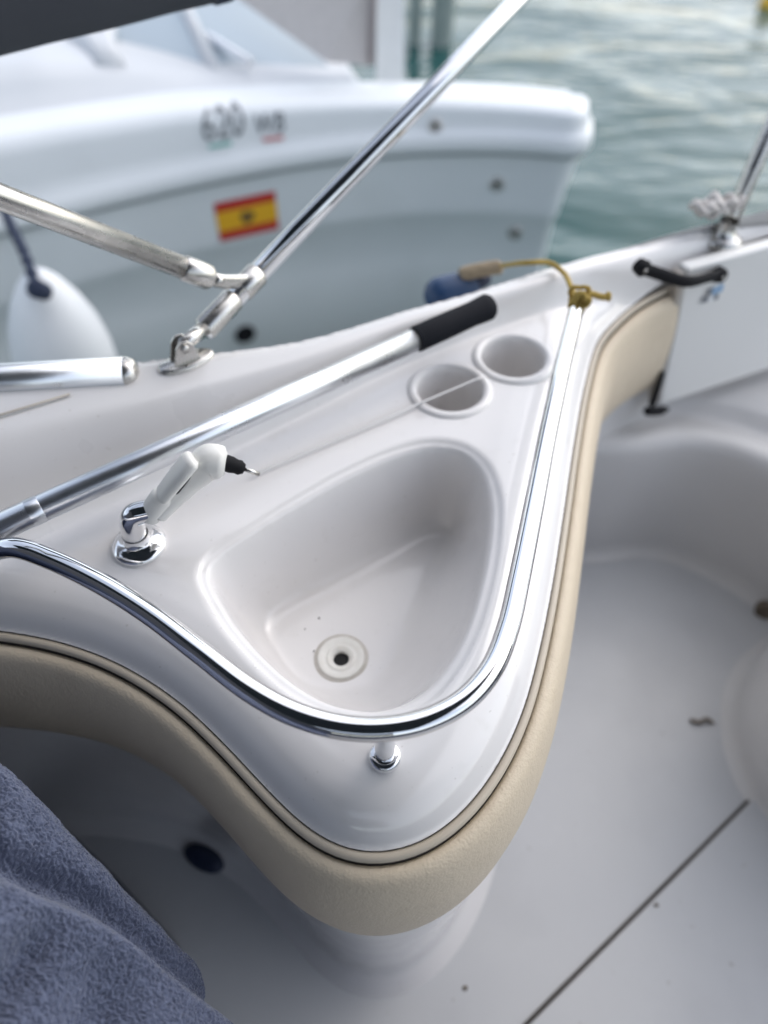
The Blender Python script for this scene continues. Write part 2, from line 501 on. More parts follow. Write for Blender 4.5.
# outer topsides of our boat
rows = []
for z, o in ((0, .0), (-.012, .004), (-.06, .012), (-.07, .03), (-.11, .032), (-.13, .014), (-.6, -.05), (-1.3, -.25)):
    r = []
    for p, q in zip(EDGE, np.gradient(EDGE, axis=0)):
        n = np.array([-q[1], q[0]]); n /= np.linalg.norm(n)
        zz = crest_z(p[0]) + z - .012
        r.append((p[0] + n[0] * o, p[1] + n[1] * o, zz))
    rows.append(r)
m = MB(); m.grid(np.array(rows)); m.build('topside', M['gelgun'], gun)

# cups
cupm = []
for c in CUPS:
    z0 = Z_DECK
    m = MB(); r = CUP_R
    m.lathe([(r + .0135, -.004), (r + .0125, .0005), (r + .010, .0032), (r + .006, .0042), (r + .002, .0034), (r, 0), (r - .0012, -.006), (r - .003, -.05),
             (r - .004, -.078), (r - .008, -.084), (r - .02, -.086), (.004, -.086), (0, -.086)], (c[0], c[1], z0), seg=64)
    m.build('cup_holder', M['gel'], console)

# drain fitting
dz = zat(dc)
dz = .80 - .0045 - .118 - .004 + .0012
dr = MB().lathe([(.0315, -.0015), (.030, .0003), (.0265, .0008), (.0262, .0012)], (dc[0], dc[1], dz), seg=64)
dro = dr.build('drain_flange', M['stain'], console)
MB().lathe([(.0262, .0008), (.0255, .0022), (.024, .0026), (.0185, .0012), (.0160, .0006), (.0150, .0016), (.0135, .0016), (.0122, .0004), (.0092, -.0006), (.0086, -.002), (.0084, -.03)],
           (dc[0], dc[1], dz), seg=64).build('drain', M['drain'], console)
MB().lathe([(.0087, -.0045), (0, -.0045)], (dc[0], dc[1], dz), seg=32).build('drain_hole', M['black'], console)

# bolster + piping + gap, swept along the outline
kb = int(np.argmin(np.hypot(*(OUT - np.array(at(676, 274, .775)[:2])).T)))
def sweep(prof, smooth=True):
    rows = []
    for (o, z) in prof:
        rows.append(np.column_stack([OUT[:kb] + ON[:kb] * o, np.full(kb, z)]))
    return np.array(rows)
eu = Z_EDGE
gapm = MB(); gapm.grid(sweep([(-.004, eu - .002), (.002, eu - .004), (.008, eu - .0075), (.014, eu - .03)])); gapm.build('shadow_gap', M['gap'], console)
def ring(prof, name, material):
    G = sweep(prof); m = MB(); m.grid(G); return m.build(name, material, console)
def circ(o, z, r, n=14):
    return [(o + r * math.cos(a), z + r * math.sin(a)) for a in np.linspace(0, 2 * math.pi, n + 1)]
ring(circ(.0040, eu - .0012, .0044), 'piping', M['piping'])
bol = ring([(.0082, eu - .012), (.0090, eu - .0068), (.0125, eu - .0052), (.0175, eu - .0068), (.0215, eu - .0100), (.0245, eu - .0150), (.0275, eu - .0230), (.0325, eu - .042), (.0365, eu - .068),
      (.038, eu - .10), (.0365, eu - .13), (.032, eu - .16), (.026, eu - .182), (.012, eu - .194), (-.01, eu - .195)], 'bolster', M['vinyl'])

# pedestal (the part below the bolster, up to the gunwale turn)
ke = int(np.argmin(np.hypot(*(OUT - np.array(at(590, 365, Z_EDGE)[:2])).T)))
ped_prof = [(.018, .60), (.016, .50), (.010, .34), (.006, .235), (.008, .212), (.015, .196), (.034, Z_FLOOR + .001), (.038, Z_FLOOR - .01)]
rows = [np.column_stack([OUT[:ke] + ON[:ke] * o, np.full(ke, z)]) for o, z in ped_prof]
ped = MB(); ped.grid(np.array(rows)); ped.build('pedestal', M['gel'], console)
pedV = [Vector(v) for v in ped.v]
def cast(px, py, V, F):
    t = BVHTree.FromPolygons(V, F)
    d = Vector(ray(px, py)).normalized()
    h, n, i, dd = t.ray_cast(Vector(CAM), d)
    if h is None: return None, None
    if n.dot(d) > 0: n = -n
    return np.array(h), np.array(n)

# dark oval fitting low on the pedestal
h, n = cast(205, 858, pedV, ped.f)
if h is None: h, n = at(205, 858, .28), np.array([-.6, -.6, .5])
n = n / np.linalg.norm(n)
u = np.cross([0, 0, 1], n); u /= np.linalg.norm(u); v = np.cross(n, u)
m = MB(); V = []
for (sc, hh) in ((1, -.006), (1, .006), (.9, .010), (.6, .012), (.0, .0125)):
    for k in range(32):
        a = 2 * math.pi * k / 32
        V.append(h + n * hh + sc * (.034 * math.cos(a) * u + .017 * math.sin(a) * v))
F = [(i * 32 + k, i * 32 + (k + 1) % 32, (i + 1) * 32 + (k + 1) % 32, (i + 1) * 32 + k) for i in range(4) for k in range(32)]
m.add(V, F); m.build('oval_cover', M['navy'], console)

# ---------------------------------------------------------------- grab rail
RAIL_PX = [(20, 549), (50, 559), (100, 583), (150, 614), (200, 652), (250, 690), (292, 713), (340, 727), (385, 729), (428, 720), (466, 699), (492, 668), (508, 628),
           (519, 580), (533, 510), (548, 432), (563, 364)]
rp = [at(x, y, Z_RAIL) for x, y in RAIL_PX]
rp.append(at(577, 306, .850)); rp.append(at(578.5, 299, .842))
l0 = rp[0]
rp = [at(-34, 570, .795), at(-26, 560, .820), at(-6, 551, .846), at(16, 548, .857)] + rp[1:]
rp = crom(rp, 260)
rail = thing('grab_rail', 'polished steel grab rail curving around the front of the sink', 'grab rail')
MB().tube(rp, .0098, 28).build('rail_tube', M['chrome'], rail)
pt = at(385, 727, Z_RAIL); pz = zat(pt)
MB().lathe([(.0085, -.01), (.0085, Z_RAIL - pz - .006)], (pt[0], pt[1], pz), seg=32).build('post', M['chrome'], rail)
MB().lathe([(.0132, -.006), (.0136, .0015), (.0132, .0045), (.0115, .0062), (.0088, .0066)], (pt[0], pt[1], pz), seg=40).build('post_collar', M['chrome'], rail)
lb = rp[0]; MB().lathe([(.017, -.006), (.0175, .002), (.015, .0055), (.0095, .007)], (lb[0], lb[1], zat(lb[:2])), seg=36).build('end_collar', M['chrome'], rail)

# ---------------------------------------------------------------- faucet
fa = thing('faucet', 'ivory hand shower faucet on a chrome base beside the sink', 'faucet')
fb = at(140, 546, Z_DECK)
MB().lathe([(.0265, -.001), (.0272, .003), (.0258, .0065), (.020, .0085), (.0150, .0105), (.0138, .012), (.0130, .020)], fb, seg=48).build('base_flange', M['chrome'], fa)
ax = (far(150, 510, .728) - fb); axn = ax / np.linalg.norm(ax)
st = fb + np.array([0, 0, .012])
MB().tube(crom([st, st + [0, 0, .014], st + np.array([0, 0, .022]) + axn * .012, far(152, 510, .720)], 24), [.0122] * 12 + list(np.linspace(.0122, .0112, 12)), 28).build('swivel_stub', M['chrome'], fa)
# spout limb swelling into the spray head
hp = crom([far(157, 514, .724), far(168, 502, .720), far(184, 487, .714), (far(199, 472, .708)), far(210, 462, .704), far(226, 464, .706)], 44)
hr = np.interp(np.linspace(0, 1, 44), [0, .1, .5, .68, .84, .95, 1], [.0105, .0112, .0124, .0152, .0184, .0172, .0108])
MB().tube(hp, hr, 28, squash=(1.0, .95)).build('handset', M['plastic'], fa)
# collar, then the flat press lever lying above the limb with a slot between
MB().tube(crom([far(149, 516, .724), far(156, 505, .716), far(165, 493, .709)], 16), [.0112] * 12 + [.0114, .0112, .0105, .0090], 28).build('collar', M['plastic'], fa)
lv = crom([far(161, 497, .707), far(172, 483, .698), far(185, 467, .689), far(193, 457, .687)], 26)
MB().tube(lv, np.interp(np.linspace(0, 1, 26), [0, .06, .5, .93, 1], [.0090, .0124, .0134, .0140, .0102]), 24, squash=(.55, 1.0)).build('lever', M['plastic'], fa)
gv = crom([far(176, 494, .704), far(187, 480, .698), far(195, 469, .695)], 12)
MB().tube(gv, [.0006] + [.0022] * 10 + [.0006], 10, squash=(.5, 1)).build('slot', M['rubber'], fa)
n0 = far(226, 463, .706); n1 = far(241, 468, .712); nd = (n1 - n0) / np.linalg.norm(n1 - n0)
MB().lathe([(.0080, -.006), (.0082, .005), (.0070, .010), (.0074, .014), (.005, .018), (0, .018)], n0, nd, seg=24).build('nozzle', M['rubber'], fa)
MB().tube([n0 + nd * .017, n0 + nd * .034], .0022, 12).build('pin', M['steel'], fa)

# thin cord along the back
ca, cb = at(252, 474, .806), at(482, 377, .806)
cp = [ca + (cb - ca) * k for k in np.linspace(0, 1, 12)]
c = MB().tube(crom(cp, 50), .0013, 8).build('thin_rod', M['gel'])
tag(c, 'thin pale rod lying across the left cup holder opening', 'rod')

# ---------------------------------------------------------------- boat hook
p0, p1 = far(-140, 590, .66), far(490, 306, .925)
bd = (p1 - p0) / np.linalg.norm(p1 - p0)
gl = np.linalg.norm(far(415, 346, .890) - p1)
bh = thing('boat_hook', 'telescopic aluminium pole with black grip lying along the gunwale', 'boat hook')
g0 = p1 - bd * gl
MB().tube([p0, g0 + bd * .01], .0138, 28).build('pole', M['alu'], bh)
MB().lathe([(.0150, 0), (.0158, .003), (.0158, gl * .4), (.0153, gl * .75), (.0165, gl - .012), (.0168, gl - .004), (.0145, gl), (0, gl + .001)], g0, bd, seg=28).build('grip', M['grip'], bh)
mid = far(30, 515, .741)
tt = (mid - p0) @ bd
MB().lathe([(.0138, 0), (.0141, .001), (.0141, .012), (.0138, .013)], p0 + bd * tt, bd, seg=28).build('locking_ring', M['alu'], bh)

# ---------------------------------------------------------------- bimini bow with hinge and strut
bow = thing('bimini_bow', 'slanted stainless canopy bow hinged on the gunwale with a side strut', 'canopy frame')
b0 = far(196, 338, .862); b1 = far(520, -2, 1.06)
bdir = (b1 - b0) / np.linalg.norm(b1 - b0)
MB().tube([b0 + bdir * .012, b1 + bdir * .7], .0125, 28).build('bow_tube', M['chrome'], bow)
MB().lathe([(.0135, 0), (.0146, .002), (.0146, .052), (.0135, .054)], b0 + bdir * .014, bdir, seg=28).build('end_socket', M['steel'], bow)
fp = at_crest(186, 361); fz = zat(fp[:2])
fp = np.array([fp[0], fp[1], fz])
al = EDGE[44] - EDGE[38]; al = np.array([al[0], al[1], 0]) / np.linalg.norm(al); pr = np.array([-al[1], al[0], 0])
m = MB(); V = []
for hh, sc in ((-.004, 1.), (.003, 1.), (.0045, .9), (.0045, 0)):
    for k in range(36):
        a = 2 * math.pi * k / 36
        V.append(fp + np.array([0, 0, hh]) + sc * (.033 * math.cos(a) * al + .015 * math.sin(a) * pr))
m.add(V, [(i * 36 + k, i * 36 + (k + 1) % 36, (i + 1) * 36 + (k + 1) % 36, (i + 1) * 36 + k) for i in range(3) for k in range(36)])
m.build('hinge_plate', M['steel'], bow)
for sgn in (-1, 1):
    m = MB()
    o = fp + pr * (sgn * .0075) - pr * .0015
    prof = [(-.016, .003), (.016, .003), (.010, .026), (.004, .033), (-.004, .033), (-.010, .026)]
    V = [o + al * a + np.array([0, 0, z]) for a, z in prof] + [o + pr * .003 + al * a + np.array([0, 0, z]) for a, z in prof]
    m.add(V, [tuple(range(6)), tuple(range(11, 5, -1))] + [(k, (k + 1) % 6, 6 + (k + 1) % 6, 6 + k) for k in range(6)])
    m.build('hinge_cheek', M['steel'], bow, smooth=False, bevel=.0008)
MB().tube([fp + np.array([0, 0, .024]), b0 + bdir * .02], [.0075, .0098], 18).build('eye_end', M['steel'], bow)
MB().lathe([(0, -.0125), (.0045, -.0125), (.0048, -.0105), (.003, -.0105), (.003, .0105), (.0048, .0105), (.0045, .0125), (0, .0125)], fp + np.array([0, 0, .025]), pr, seg=18).build('hinge_pin', M['steel'], bow)
# jaw slide and strut
js = b0 + bdir * .085
MB().lathe([(.0135, 0), (.0152, .002), (.0152, .030), (.0135, .032)], js - bdir * .004, bdir, seg=28).build('slide_collar', M['steel'], bow)
s1 = far(213, 279, .840); s0 = far(-80, 166, .64)
sdir = (s1 - s0) / np.linalg.norm(s1 - s0)
MB().tube([s0 - sdir * .3, s1 - sdir * .02], .0125, 26).build('strut_tube', M['steel'], bow)
MB().lathe([(.0125, 0), (.0142, .002), (.0142, .032), (.011, .036)], s1 - sdir * .038, sdir, seg=26).build('strut_end', M['steel'], bow)
jc = js + bdir * .012
MB().tube(crom([s1 - sdir * .004, s1 + sdir * .006, jc], 8), [.0085, .0085, .0088, .0092, .0095, .01, .011, .012], 16, squash=(1, .6)).build('jaw', M['steel'], bow)
MB().lathe([(0, -.011), (.005, -.011), (.005, .011), (0, .011)], s1 + sdir * .004, np.cross(sdir, bdir), seg=16).build('jaw_screw', M['steel'], bow)

# rolled canopy cover, dark canvas
q0, q1 = far(-330, 126, .80), far(330, -36, 1.02)
qd = (q1 - q0) / np.linalg.norm(q1 - q0)
RAD = .085
upn = UPV - qd * (UPV @ qd); upn /= np.linalg.norm(upn)
axis = [q0 + upn * RAD + (q1 - q0) * k for k in np.linspace(0, 1.1, 70)]
cov = thing('canopy_cover', 'dark charcoal canvas roll above the left windscreen', 'canopy cover')
seg = 40; V = []
e2 = np.cross(qd, upn)
for i, p in enumerate(axis):
    for k in range(seg):
        a = 2 * math.pi * k / seg
        nz = float(vnoise(np.array([i * .22]), np.array([k * .55]), 3)[0]) + .5 * float(vnoise(np.array([i * .6]), np.array([k * .25]), 5)[0])
        r = RAD * (1 + .018 * (nz - .75))
        V.append(p + r * (math.cos(a) * upn + math.sin(a) * e2))
m = MB(); F = [(i * seg + k, i * seg + (k + 1) % seg, (i + 1) * seg + (k + 1) % seg, (i + 1) * seg + k) for i in range(69) for k in range(seg)]
F += [tuple(range(seg)), tuple(69 * seg + k for k in range(seg))]
m.add(V, F); m.build('canvas_roll', M['canvas'], cov)
for k in (.18, .80):
    c0 = q0 + upn * RAD + (q1 - q0) * k
    MB().lathe([(RAD * 1.0, 0), (RAD * 1.04, .002), (RAD * 1.04, .022), (RAD, .024)], c0, qd, seg=48).build('strap', M['navy'], cov)

# unseen canopy top, added to shade the console and darken the chrome
cxs = np.linspace(-1.45, .80, 28); cys = np.linspace(-1.7, .62, 24)
rows = []
for y in cys:
    rows.append([(x, y, 1.98 - .14 * ((x + .1) / 1.35) ** 2 - .05 * ((y + .6) / 1.1) ** 2 + .008 * math.sin(x * 9 + y * 5)) for x in cxs])
top_ = np.array(rows); m = MB(); m.grid(top_); m.grid(top_ + np.array([0, 0, .004]))
m.build('unseen_canopy_top', M['canvas'], cov)

# unseen curtain, added to block sky light from the lower left
cp_ = [(-.78, .30), (-.79, -.3), (-.78, -1.1), (-.66, -1.32), (-.2, -1.36), (.30, -1.34)]
cc = crom(np.array(cp_), 60); rows = []
for z in np.linspace(1.0, 1.50, 8):
    rows.append([(x + .008 * math.sin(k * .9), y + .008 * math.cos(k * 1.1), z) for k, (x, y) in enumerate(cc)])
m = MB(); m.grid(np.array(rows)); m.build('shade_curtain', M['canvas'], cov)

# windscreen base extrusion at the left
wr = thing('windscreen_rail', 'thick satin aluminium rail ending at the left gunwale', 'rail')
w0, w1 = far(-160, 390, .80), far(126, 373, .826)
wd = (w1 - w0) / np.linalg.norm(w1 - w0)
MB().tube([w0, w1], .0185, 30).build('rail_tube', M['alu'], wr)
MB().lathe([(.0185, 0), (.0188, .002), (.015, .010), (.008, .014), (0, .015)], w1, wd, seg=30).build('end_cap', M['steel'], wr)
MB().tube([at(-160, 455, .872), at(0, 415, .868), at(70, 394, .868)], .0014, 10).build('trim_strip', M['paneledge'], wr)

# ---------------------------------------------------------------- second stanchion with white rope
stn = thing('stanchion', 'stainless stanchion rising from the right gunwale', 'stanchion')
f0 = at_crest(731, 217); f0[2] = zat(f0[:2]) if f0[0] < 1.0 else f0[2]
f1 = far(775, 118, 1.16)
fd = (f1 - f0) / np.linalg.norm(f1 - f0)
MB().tube([f0, f0 + fd * .8], .0125, 24).build('stanchion_tube', M['steel'], stn)
MB().lathe([(.028, -.004), (.029, .002), (.022, .006), (.015, .012), (.0145, .03)], f0, (0, 0, 1), seg=30).build('foot', M['steel'], stn)
rw = []
for i in range(90):
    a = i * .42
    f = i / 89
    base = at_crest(693 + 36 * f, 220 - 8 * f)
    rw.append(base + np.array([.011 * math.cos(a), .015 * math.sin(a), .006 + .012 * abs(math.sin(a * .37)) + .008 * math.sin(a * 1.3) ** 2]))
o = MB().tube(crom(rw, 400), .0050, 10).build('white_rope', M['rope_w'])
tag(o, 'heap of white rope wound at the foot of the right stanchion', 'rope')

# ---------------------------------------------------------------- yellow rope and blue fender
yr = thing('yellow_rope', 'yellow rope over the gunwale knotted around the grab rail end', 'rope')
top = at_crest(545, 266)
pts = [far(470, 270, 1.17), far(500, 266, 1.155), at_crest(528, 268) + [0, 0, .008], at_crest(548, 268) + [0, 0, .008], at_crest(562, 276) + [0, 0, .006], far(571, 287, .965), far(575, 296, .945)]
MB().tube(crom(pts, 80), .0036, 12).build('rope_line', M['rope_y'], yr)
kc = far(579, 297, .936)
kp = []
for i in range(70):
    a = i * .55
    kr = .0088 + .0022 * math.sin(i * 1.9) + .0015 * math.sin(i * .53)
    kp.append(kc + np.array([kr * math.cos(a) + .003 * math.sin(i * .31), .005 * math.sin(a * .5) - .004 + .020 * (i / 70 - .5), kr * 1.15 * math.sin(a) - .004 + .007 * math.sin(i * .17)]))
MB().tube(crom(kp, 260), .0029, 10).build('knot', M['rope_y'], yr)
MB().tube(crom([kc + [.008, 0, .006], far(592, 294, .935), far(603, 297, .935), far(611, 296, .935)], 30), [.0042] * 24 + [.005, .006, .0065, .006, .005, .003], 12).build('rope_tail', M['rope_y'], yr)
tp = crom([far(462, 274, 1.18), far(480, 270, 1.17), far(500, 267, 1.16)], 30)
tpw = [p + np.array([0, .006 * math.cos(i * 1.7), .006 * math.sin(i * 1.7)]) for i, p in enumerate(tp)]
MB().tube(crom(tpw, 140), .0065, 10).build('rope_whipping', M['rope_t'], yr)
bf = thing('blue_float', 'small blue float outside the gunwale at the end of the yellow rope', 'float')
bn0 = far(480, 273, 1.19); fz = np.array([.93, .30, .20]); fz /= np.linalg.norm(fz)
bo = bn0 - fz * .062
MB().lathe([(.012, .062), (.015, .058), (.022, .046), (.028, .026), (.031, .0), (.031, -.010), (.025, -.022), (.013, -.030), (0, -.032)], bo + np.array([0, 0, -.016]), fz, seg=36).build('float_body', M['bluefender'], bf)
MB().lathe([(.015, .055), (.016, .062), (.014, .074), (.009, .080), (0, .080)], bo + np.array([0, 0, -.012]), fz, seg=20).build('float_neck', M['navy'], bf)

# ---------------------------------------------------------------- table panel stowed at the right
tb = thing('stowed_panel', 'white panel leaning against the right gunwale with black strap handle', 'panel')
c0 = at(688, 269, .80)                                  # top left corner
pdx = np.array([.915, .403, 0]); pdx /= np.linalg.norm(pdx)
pn_ = np.array([pdx[1], -pdx[0], 0])                    # facing the cockpit
lean = np.array([.05 * pn_[0], .05 * pn_[1], -1]); lean /= np.linalg.norm(lean)
# find the bottom left corner on the panel plane
nrm = np.cross(pdx, lean); d = ray(659, 406); tt = ((c0 - CAM) @ nrm) / (d @ nrm); bl = CAM + d * tt
dv = bl - c0
m = MB(); m.slab(c0, dv, pdx * .62, -pn_ * .022); m.build('panel_board', M['panel'], tb, smooth=False, bevel=.005)
m = MB(); m.slab(c0 - pdx * .010 + dv * .03 - pn_ * .002, dv * .94, pdx * .0092, -pn_ * .018); m.build('edge_trim', M['paneledge'], tb, smooth=False, bevel=.002)
def on_panel(px, py, off=.0):
    d = ray(px, py); o = c0 + pn_ * off; t = ((o - CAM) @ nrm) / (d @ nrm); return CAM + d * t
# strap handle
h0 = on_panel(642, 268, .022); h1 = on_panel(720, 275, .012)
hm = (h0 + h1) / 2 + np.array([0, 0, -.008]) + pn_ * .014
MB().tube(crom([h0, h0 * .7 + hm * .3 + [0, 0, -.001], hm, h1 * .7 + hm * .3, h1], 40), [.010, .0105] + [.0075] * 36 + [.0105, .010], 14, squash=(1.2, .7)).build('strap_handle', M['rubber'], tb)
for hh in (h0, h1):
    s_ = MB().lathe([(.0105, -.008), (.0115, .002), (.009, .007), (.004, .0078)], hh, pn_, seg=24).build('strap_pad', M['rubber'], tb)
    MB().lathe([(.0028, .0075), (.0026, .0088), (0, .009)], hh, pn_, seg=14).build('screw', M['steel'], s_)
# bottom corner foot and its rod
k0 = on_panel(663, 372, .004); k1 = on_panel(652, 404, .006)
MB().tube([k0, (k0 + k1) / 2, k1], [.0035, .005, .0065], 12).build('foot_rod', M['rubber'], tb)
MB().tube(crom([on_panel(645, 411, .006), on_panel(656, 411, .008), on_panel(668, 409, .006)], 14), [.005, .008] + [.0085] * 8 + [.007, .006, .005, .003], 14).build('corner_foot', M['rubber'], tb)
# little sticker
def decal(c, u, v, n, quads, mats):
    m = MB()
    for (x0, y0, x1, y1, mi) in quads:
        m.add([c + u * x0 + v * y0 + n * .0012, c + u * x1 + v * y0 + n * .0012, c + u * x1 + v * y1 + n * .0012, c + u * x0 + v * y1 + n * .0012], [(0, 1, 2, 3)], mi)
    return m
scn = on_panel(712, 293, .001); su = pdx; sv = -dv / np.linalg.norm(dv)
decal(scn, su, sv, pn_, [(-.019, -.013, -.006, -.002, 1), (-.005, -.014, .004, -.004, 2), (-.012, -.001, -.002, .011, 1), (-.001, -.003, .009, .010, 0), (.005, -.014, .014, -.004, 1), (.010, -.002, .019, .012, 0), (.0, .0105, .008, .016, 2)],
      None).build('sticker', [M['stk1'], M['stk2'], M['stk3']], tb, smooth=False, fixn=False)

# ---------------------------------------------------------------- bench moulding at the right
bench = thing('moulded_bench', 'curved white moulded bench base behind the cockpit floor', 'bench')
BF = [at(x, y, Z_FLOOR)[:2] for x, y in [(470, 548), (530, 552), (590, 553), (640, 548), (672, 553), (704, 566), (736, 583), (768, 606), (800, 640), (830, 690)]]
BF = crom(BF, 120)
bt = np.gradient(BF, axis=0); bt /= np.linalg.norm(bt, axis=1)[:, None]
bn = np.stack([-bt[:, 1], bt[:, 0]], 1)                # away from the floor
prof = [(-.026, Z_FLOOR + .0006), (-.012, Z_FLOOR + .004), (-.004, Z_FLOOR + .012), (0, Z_FLOOR + .028), (.006, Z_BENCH - .05), (.008, Z_BENCH - .024), (.013, Z_BENCH - .010), (.024, Z_BENCH - .002),
        (.040, Z_BENCH), (.050, Z_BENCH - .002), (.058, Z_BENCH - .010), (.064, Z_BENCH - .014), (.085, Z_BENCH - .015), (.098, Z_BENCH - .010), (.108, Z_BENCH + .004), (.122, Z_BENCH + .012), (.16, Z_BENCH + .016), (.34, Z_BENCH + .018)]
rows = [np.column_stack([BF + bn * o, np.full(len(BF), z)]) for o, z in prof]
m = MB(); m.grid(np.array(rows)); m.build('bench_shell', M['liner'], bench)
# inner liner wall under the gunwale
lin = [OUT[ke - 10:] + ON[ke - 10:] * o for o in (.004, .010, .014)]
rows = [np.column_stack([l, np.full(len(l), z)]) for l, z in zip(lin, (.60, .55, .30))]
m = MB(); m.grid(np.array(rows)); m.build('side_liner', M['liner'], gun)
# scupper at the foot of the bench
sp = at(765, 611, Z_FLOOR + .012)
MB().lathe([(.018, -.01), (.018, .004), (.013, .007), (.012, .001), (0, .001)], sp, (-.45, -.8, .3), seg=24).build('scupper', M['debris'], bench)

pl = thing('seat_plinth', 'rounded white seat plinth at the right edge of the floor', 'seat base')
cx, cy, rx, ry = .838, .475, .243, .245
th = np.linspace(0, 2 * math.pi, 96, endpoint=False)
rows = [np.column_stack([cx + (rx + o) * np.cos(th), cy + (ry + o) * np.sin(th), np.full(96, z)]) for o, z in
        [(.022, Z_FLOOR + .0006), (.010, Z_FLOOR + .004), (.003, Z_FLOOR + .012), (0, Z_FLOOR + .028), (-.006, .50), (-.012, .535), (-.03, .548), (-.10, .55), (-.2, .551)]]
m = MB(); m.grid(np.array(rows), wrap=True); m.build('plinth_shell', M['liner'], pl)

# ---------------------------------------------------------------- little debris on the floor
def crumb(px, py, z, r, name, label, cat):
    c = at(px, py, z + r * .4); m = MB(); V = []; n = 10
    for i in range(6):
        ph = math.pi * i / 5
        for k in range(n):
            a = 2 * math.pi * k / n; rr = r * (1 + .35 * random.uniform(-1, 1))
            V.append(c + np.array([rr * math.sin(ph) * math.cos(a) * 1.4, rr * math.sin(ph) * math.sin(a), .55 * rr * math.cos(ph)]))
    m.add(V, [(i * n + k, i * n + (k + 1) % n, (i + 1) * n + (k + 1) % n, (i + 1) * n + k) for i in range(5) for k in range(n)])
    tag(m.build(name, M['debris']), label, cat)
crumb(656, 905, Z_FLOOR + .007, .0028, 'grit_crumb', 'dark crumb beside the floor seam', 'crumb')
crumb(465, 988, Z_FLOOR, .0028, 'grit_crumb', 'dark crumb on the floor near the pedestal foot', 'crumb')
lf = at(703, 722, Z_FLOOR + .003)
m = MB(); lp = crom([lf + [-.022, .004, 0], lf + [-.008, -.002, .004], lf + [.006, .004, .003], lf + [.02, -.003, 0]], 16)
m.tube(lp, [.0015] + [.0035] * 5 + [.0025] * 4 + [.004] * 4 + [.002, .001], 8, squash=(.4, 1.2)); tag(m.build('dry_leaf', M['debris']), 'small dry leaf scrap on the open floor', 'leaf')
def speck(px, py, r):
    d = Vector(ray(px, py)); return d
for (px, py, z, r) in ((319, 618, .690, .0013), (305, 629, .686, .0009), (314, 651, .6775, .0011)):
    c = at(px, py, z + .0004)
    m = MB(); m.lathe([(0, -.0006), (r, -.0004), (r * .8, .0005), (0, .0008)], c, (0, 0, 1), seg=8)
    m.build('speck', M['gap'], console)

# ---------------------------------------------------------------- seat with towel
seat = thing('helm_seat', 'navy padded seat back hidden under the blue towel', 'seat')
e_dir = np.array([.70, .714]); w_dir = np.array([-.714, .70])      # photo directions along and across the towel edge
o_px = np.array([0., 752.])
T0 = far(8, 745, .63); T1 = far(190, 932, .66)
ea = (T1 - T0); L_e = np.linalg.norm(ea); ea = ea / L_e
inw = far(-95, 850, .545) - T0; inw -= ea * (inw @ ea); L_w = np.linalg.norm(inw); inw /= L_w
nup = np.cross(ea, inw); nup = nup if nup @ (CAM - T0) > 0 else -nup
def frame(s, w_, h):
    return T0 + ea * s + inw * w_ + nup * h
NS, NW = 720, 560
S_, W_ = np.meshgrid(np.linspace(-.10, .36, NS), np.linspace(-.06, .28, NW), indexing='ij')
def fold(s, w):
    h = np.where(w < .03, -.034 * (1 - np.clip(w / .03, -9, 1)) ** 2, 0.0)
    h = np.where(w < 0, -.034 + w * 2.6, h)
    # main overlapping fold: rises sharply out of a valley that runs out at the front corner
    v = .082 - .22 * s + .005 * np.sin(s * 30)
    r = w - v
    h += .040 * sstep(-.001, .024, r) - .020 * np.exp(-((r + .007) / .012) ** 2)
    # crease at the upper left, and two long hollows in the lap of the towel
    c1 = (w - .040) - (s - .02) * .95
    h -= .020 * np.exp(-(c1 / .012) ** 2) * sstep(.0, .03, w) * sstep(.095, .05, s)
    c2 = (s - .115) + (w - .15) * .15 + .010 * np.sin(w * 30)
    h -= .022 * np.exp(-(c2 / .018) ** 2) * sstep(.015, .06, r)
    c3 = (s - .215) - (w - .15) * .35
    h -= .024 * np.exp(-(c3 / .026) ** 2) * sstep(.02, .08, r)
    h += .007 * np.sin((w * .7 + s * .9) * 48 + .3) * sstep(.0, .06, r)
    h += .010 * (vnoise(s * 18 + 5, w * 14 + 3, 11) - .5) + .006 * (vnoise(s * 42, w * 34, 12) - .5)
    return h
H = fold(S_, W_)
H -= np.where(S_ > .245, ((S_ - .245) / .05) ** 2 * .016, 0)
wx = S_ + .0035 * (vnoise(S_ * 190, W_ * 190, 31) - .5); wy = W_ + .0035 * (vnoise(S_ * 190, W_ * 190, 32) - .5)
def rdg(n): return 1 - np.abs(2 * n - 1)
terry = rdg(vnoise(wx * 400, wy * 520, 21)) * .6 + rdg(vnoise(wx * 640 + 40, wy * 430, 22)) * .5
H2 = H + .0036 * terry ** 1.4 + .0010 * vnoise(S_ * 800, W_ * 800, 23)
TV = T0 + S_[..., None] * ea + W_[..., None] * inw + H2[..., None] * nup
ii = np.arange(NS * NW).reshape(NS, NW)
TQ = np.stack([ii[:-1, :-1], ii[:-1, 1:], ii[1:, 1:], ii[1:, :-1]], -1).reshape(-1, 4)
tw = big_mesh('towel', TV.reshape(-1, 3), TQ, M['towel'])
tag(tw, 'thick blue grey terry towel draped in folds at the lower left', 'towel')
